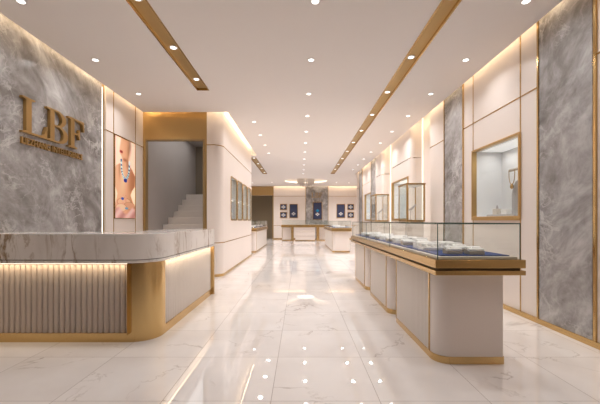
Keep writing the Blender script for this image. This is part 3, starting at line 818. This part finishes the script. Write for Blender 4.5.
# jewellery pillows: greige block with two padded rolls
def make_pillow(x, y, z, label, group):
    r = thing('jewellery_pillow', label, 'jewellery display', (x, y, z), group)
    MB().prism([(y - .05, z), (y + .055, z), (y + .055, z + .050), (y - .05, z + .026)], 'x', x - .066, x + .066).build('block', 'greige', r, bevel=.004)
    for k in (-1, 1):
        cy = y + .002 + k * .026; cz = z + .045 + k * .006; n_ = 12
        b = MB()
        b.prism([(cy + .025 * math.cos(2 * PI * j / n_), cz + .0165 * math.sin(2 * PI * j / n_)) for j in range(n_)], 'x', x - .064, x + .064)
        b.build('roll', 'white', r, bevel=.006)
    MB().tube([(x - .03, y - .05, z + .040), (x - .03, y - .024, z + .058), (x - .03, y + .002, z + .050), (x - .03, y + .028, z + .070), (x - .03, y + .052, z + .052)], .0022, 6).build('bracelet', 'silver', r)
    return r
def make_step_stand(x, y, z, label, group):
    r = thing('stepped_stand', label, 'jewellery display', (x, y, z), group)
    MB().box(x - .10, x + .10, y - .07, y + .07, z, z + .03).build('lower_step', 'white', r, bevel=.004)
    MB().box(x - .10, x + .10, y - .02, y + .07, z + .03, z + .065).build('upper_step', 'white', r, bevel=.004)
    for k in range(3):
        MB().lathe([(.012, z + .03), (.016, z + .036), (.01, z + .052), (.004, z + .056)], x - .06 + .06 * k, y - .045, 12).build('ring_cone', 'white', r)
    return r
zp = ZT3 + .030
PIL = [(1.345, 2.97), (1.515, 2.93), (1.50, 3.16), (1.29, 4.05), (1.46, 4.02), (1.29, 4.78), (1.43, 4.95), (1.58, 4.72), (1.29, 5.45), (1.45, 5.6), (1.29, 6.35), (1.47, 6.45)]
pl = ['white jewellery pillow on blue velvet, closest to the near aisle corner', 'white jewellery pillow on blue velvet, closest to the near glass end', 'white jewellery pillow right behind the two nearest pillows in the long showcase']
P0 = None; GP = 'white jewellery pillows in the long showcase'
for k, (x, y) in enumerate(PIL):
    lb = pl[k] if k < 3 else 'white jewellery pillow in the long showcase, ' + ORD[k] + ' from its near end'
    if P0 is None: P0 = make_pillow(x, y, zp, lb, GP)
    else: dup(P0, (x, y, zp), lb, GP)
STN = [(1.31, 3.38), (1.55, 3.44), (1.33, 3.60), (1.57, 3.68), (1.33, 4.42), (1.57, 4.45), (1.33, 5.15), (1.56, 5.2), (1.33, 5.95), (1.56, 6.0), (1.33, 6.7), (1.54, 6.8)]
S0 = None; GS = 'white stepped ring stands in the long showcase'
for k, (x, y) in enumerate(STN):
    lb = 'white stepped ring stand on blue velvet, ' + ORD[k] + ' from the near end of the long showcase'
    if S0 is None: S0 = make_step_stand(x, y, zp, lb, GS)
    else: dup(S0, (x, y, zp), lb, GS)
zp2 = ZT3 + .04 + .030
for k, (x, y) in enumerate([(1.5, 13.5), (1.72, 13.6), (1.5, 14.3), (1.7, 15.0), (1.55, 15.8)]):
    dup(S0, (x, y, zp2), 'white stepped ring stand in the far in-line showcase, ' + ORD[k] + ' from its near end', 'white stands in the far in-line showcase')
for k, (x, y) in enumerate([(-1.95, 13.5), (-2.0, 14.3), (-1.95, 15.1), (-2.0, 15.9), (-1.95, 16.7)]):
    dup(S0, (x, y, zp2), 'white stepped ring stand in the showcase past the corner block, ' + ORD[k] + ' from its near end', 'white stands past the corner block')

# ------------------------------------------------------------------ tower cases by the display windows
def tower(x0, x1, y0, y1, label):
    r = thing('tower_case', label, 'display case', ((x0 + x1) / 2, (y0 + y1) / 2, 0), 'gold-framed glass tower cases')
    p = MB().box(x0 + .02, x1 - .02, y0 + .02, y1 - .02, .06, 1.225).build('pedestal', 'cream', r, bevel=.004)
    MB().box(x0 + .015, x1 - .015, y0 + .015, y1 - .015, 0, .06).build('plinth', 'gold', p)
    MB().box(x0, x1, y0, y1, 1.225, 1.262).build('gold_base', 'goldx', r, bevel=.003)
    t = .022
    for x in (x0, x1 - t):
        for y, q in ((y0, .03), (y1 - .018, .018)):
            xa = x if x == x0 else x1 - q
            MB().box(xa, xa + q, y, y + q, 1.262, 2.03).build('post', 'framegold', r)
    c = MB().box(x0 - .012, x1 + .012, y0 - .012, y1 + .012, 2.03, 2.062).build('cap', 'goldx', r, bevel=.003)
    MB().box(x0 + .03, x1 - .03, y0 + .03, y1 - .03, 2.022, 2.03).build('light_panel', 'lining', c)
    b = MB()
    for x in (x0 + .006, x1 - .012): b.box(x, x + .006, y0 + t, y1 - t, 1.262, 2.03)
    for y in (y0 + .006, y1 - .012): b.box(x0 + t, x1 - t, y, y + .006, 1.262, 2.03)
    b.build('glass_pane', 'glass', r)
    area('tower_light', ((x0 + x1) / 2, (y0 + y1) / 2, 2.018), (0, 0, 0), x1 - x0 - .1, y1 - y0 - .1, .6, (1, .95, .88), 150)
    # pendant display inside
    s = thing('brooch_stand', 'small grey jewel on a slim stand inside the ' + ('nearer' if y0 < 9 else 'farther') + ' glass tower', 'jewellery display', ((x0 + x1) / 2 - .02, (y0 + y1) / 2, 1.262))
    cx, cy = (x0 + x1) / 2 - .02, (y0 + y1) / 2
    MB().lathe([(.06, 1.262), (.06, 1.27), (.012, 1.275), (.006, 1.30), (.006, 1.50)], cx, cy, 16).build('stand', 'silver', s)
    b = MB()
    for k in range(5):
        a = .35 * k - .7
        b.tube([(cx - .05, cy, 1.48), (cx + .02 + .03 * k, cy + .02 * (k - 2), 1.53 + .05 * math.sin(a) + .015 * k), (cx + .06 + .015 * k, cy + .02 * (k - 2), 1.56 + .02 * math.sin(a))], .010, 6)
    b.build('jewel', 'greybust', s)
    return r
tower(2.31, 2.71, 7.3, 7.9, 'gold-framed glass tower case on a cream pedestal, nearer of the two')
tower(2.31, 2.71, 10.3, 11.0, 'gold-framed glass tower case on a cream pedestal, farther of the two')

# ------------------------------------------------------------------ contents of the near display window
zf = NZ0 + .03
tr = MB().box(3.0, 3.18, 4.72, 5.42, zf, zf + .03); tag(tr.build('display_tray', 'greybust', bevel=.003), 'low grey display tray lying in the window beside the stone panel', 'tray')
s = thing('necklace_bust', 'grey necklace bust with a fine gold chain in the near display window', 'jewellery display', (3.22, 5.0, zf + 0))
b = MB()
bx, by = 3.25, 5.0
b.prism([(by - .15, zf), (by + .15, zf), (by + .15, zf + .34), (by + .11, zf + .46), (by + .05, zf + .53), (by, zf + .55), (by - .05, zf + .53), (by - .11, zf + .46), (by - .15, zf + .34)], 'x', bx - .02, bx + .07)
b.build('bust', 'greybust', s, bevel=.012)
b = MB(); b.tube([(3.21, 4.93, zf), (3.21, 4.93, zf + .70)], .007, 8); b.tube([(3.21, 4.84, zf + .70), (3.21, 5.15, zf + .70)], .022, 10); b.build('neck_bar', 'greige', s)
ch = [(3.18, 5.06 + .07 * math.cos(a), zf + .70 - .22 * math.sin(a) ** .7) for a in [PI * k / 20 for k in range(21)]]
c = MB().tube(ch, .006, 6).build('gold_chain', 'signgold', s)
MB().lathe([(.006, zf + .41), (.024, zf + .43), (.026, zf + .46), (.008, zf + .49)], 3.18, 5.06, 12).build('pendant', 'signgold', c)
s = thing('gift_box', 'small white gift box in the window beside the necklace bust', 'box', (3.09, 5.05, zf + .03))
MB().box(3.05, 3.13, 4.98, 5.12, zf + .03, zf + .085).build('box_body', 'white', s, bevel=.003)
MB().box(3.046, 3.134, 4.976, 5.124, zf + .085, zf + .105).build('lid', 'white', s, bevel=.003)
s = thing('ring_block', 'white upright ring block with a small finger post in the near display window', 'jewellery display', (3.09, 5.28, zf + .03))
MB().box(3.05, 3.13, 5.22, 5.34, zf + .03, zf + .12).build('block', 'ledge', s, bevel=.004)
MB().lathe([(.018, zf + .12), (.014, zf + .15), (.008, zf + .175), (.002, zf + .18)], 3.09, 5.28, 12).build('ring_post', 'greybust', s)
# small things in the two other windows
for k, y in enumerate((9.5, 14.4)):
    s = thing('ring_block', 'small white ring block in the window behind the ' + ('nearer' if k == 0 else 'farther') + ' glass tower', 'jewellery display', (3.1, y, zf))
    MB().box(3.04, 3.16, y - .1, y + .1, zf, zf + .10).build('block', 'white', s, bevel=.004)
    MB().lathe([(.02, zf + .10), (.015, zf + .15), (.003, zf + .19)], 3.1, y, 12).build('ring_post', 'greybust', s)

# ------------------------------------------------------------------ far wall cases
def far_case(x0, x1, z0, z1, label, yw=YB, jewel='white', group=None):
    r = thing('wall_case', label, 'display case', ((x0 + x1) / 2, yw, z0), group)
    t = .035
    MB().ring([(x0, z0), (x1, z0), (x1, z1), (x0, z1)], [(x0 + t, z0 + t), (x1 - t, z0 + t), (x1 - t, z1 - t), (x0 + t, z1 - t)], 'y', yw - .07, yw - .002).build('frame', 'gold', r, smooth=False)
    MB().box(x0 + t - .005, x1 - t + .005, yw - .02, yw - .002, z0 + t - .005, z1 - t + .005).build('backing', 'navy', r)
    cx, w = (x0 + x1) / 2, x1 - x0
    h = z1 - z0
    cz = z0 + h * (.5 if h < .6 else .30)
    # cross-shaped jewel pad with four lobes
    b = MB()
    for dx, dz in ((0, .07), (.085, 0), (-.085, 0), (0, -.07)):
        b.prism(rrect(cx + dx - .045, cx + dx + .045, cz + dz - .036, cz + dz + .036, .025, 4), 'y', yw - .045, yw - .02)
    b.build('jewel_pad', jewel, r)
    return r
GF = 'navy wall cases at the far end'
far_case(-.72, -.16, 1.445, 2.40, 'tall navy wall case between the far stone panel and the small paired cases', group=GF)
far_case(-1.365, -.89, 1.99, 2.40, 'upper small navy wall case on the far wall nearest the dark opening', group=GF)
far_case(-1.365, -.89, 1.445, 1.85, 'lower small navy wall case on the far wall nearest the dark opening', group=GF)
far_case(2.49, 3.07, 1.445, 2.40, 'tall navy wall case on the far wall above the in-line far showcase', group=GF)
far_case(3.23, 3.68, 1.99, 2.40, 'upper small navy wall case on the far wall by the display-window wall', group=GF)
far_case(3.23, 3.68, 1.445, 1.85, 'lower small navy wall case on the far wall by the display-window wall', group=GF)
r = far_case(.87, 1.51, 1.34, 2.54, 'navy display case with a blue gem on the far stone panel', YB - .03)
MB().lathe([(.01, 1.84), (.10, 1.90), (.11, 1.96), (.05, 2.02), (.01, 2.03)], 1.19, YB - .10, 16, 1, .3).build('blue_gem', plain('blue_gem', (.02, .25, .50), .1, coat=.5), r)
fs = thing('wall_sign', 'small gold letters LBF high on the far stone panel', 'sign', (1.155, YB - .03, 2.85))
for L, x in ((L_, .78), (B_, 1.04), (F_, 1.30)):
    place_mesh(curve_mesh(L, .5, 'letter'), 'letter', 'signgold', fs, lambda c, x=x: (x + c.x * .24, YB - .045 + c.z * .03, 2.83 + c.y * .34))

# ------------------------------------------------------------------ chandelier
cd = thing('chandelier', 'round crystal chandelier hanging in the lit ceiling recess at the far end', 'chandelier', (CX, CY, H + .25))
MB().lathe([(.42, H + .22), (.44, H + .235), (.44, H + .25)], CX, CY, 32).build('canopy_plate', 'silver', cd)
for rad, z0, z1, nn in ((.48, H - .14, H + .22, 30), (.34, H - .24, H + .22, 22), (.20, H - .30, H + .22, 14)):
    b = MB()
    for k in range(nn):
        a = 2 * PI * k / nn; x, y = CX + rad * math.cos(a), CY + rad * math.sin(a)
        b.prism(rrect(x - .024, x + .024, y - .024, y + .024, 0), 'z', z0 - .03 * (k % 2), z1)
    o = b.build('crystal_tier', 'crystal', cd, smooth=False)
MB().lathe([(.52, H + .20), (.52, H + .222)], CX, CY, 32).build('ring_frame', 'gold', cd)
area('chandelier_lamp', (CX, CY, H - .36), (0, 0, 0), 1.0, 1.0, 7, (1, .9, .78), 170, 'DISK')

# unseen fill light added to brighten the stairwell
area('stair_fill', (-2.8, 9.2, 3.70), (0, 0, 0), 1.1, 2.8, 13, (1, .96, .93), 180)

# ------------------------------------------------------------------ world, camera, view
wd = bpy.data.worlds.new('World'); SC.world = wd; wd.use_nodes = True
bg = wd.node_tree.nodes.get('Background'); bg.inputs[0].default_value = (1, .95, .9, 1); bg.inputs[1].default_value = .3
cam = bpy.data.cameras.new('camera'); co_ = bpy.data.objects.new('camera', cam); COL.objects.link(co_)
co_.location = (0, 0, EYE); co_.rotation_euler = (PI / 2, 0, 0)
cam.sensor_width = 36; cam.lens = 36 * 337 / 600; cam.shift_y = 19 / 600; cam.clip_start = .05; cam.clip_end = 100
SC.camera = co_
SC.view_settings.view_transform = 'Standard'; SC.view_settings.look = 'None'
SC.view_settings.exposure = 0.0; SC.view_settings.gamma = 1.0; SC.view_settings.use_curve_mapping = False
cy = SC.cycles
cy.max_bounces = 12; cy.diffuse_bounces = 8; cy.glossy_bounces = 5; cy.transparent_max_bounces = 24; cy.sample_clamp_indirect = 6.0
cy.caustics_reflective = True; cy.caustics_refractive = False
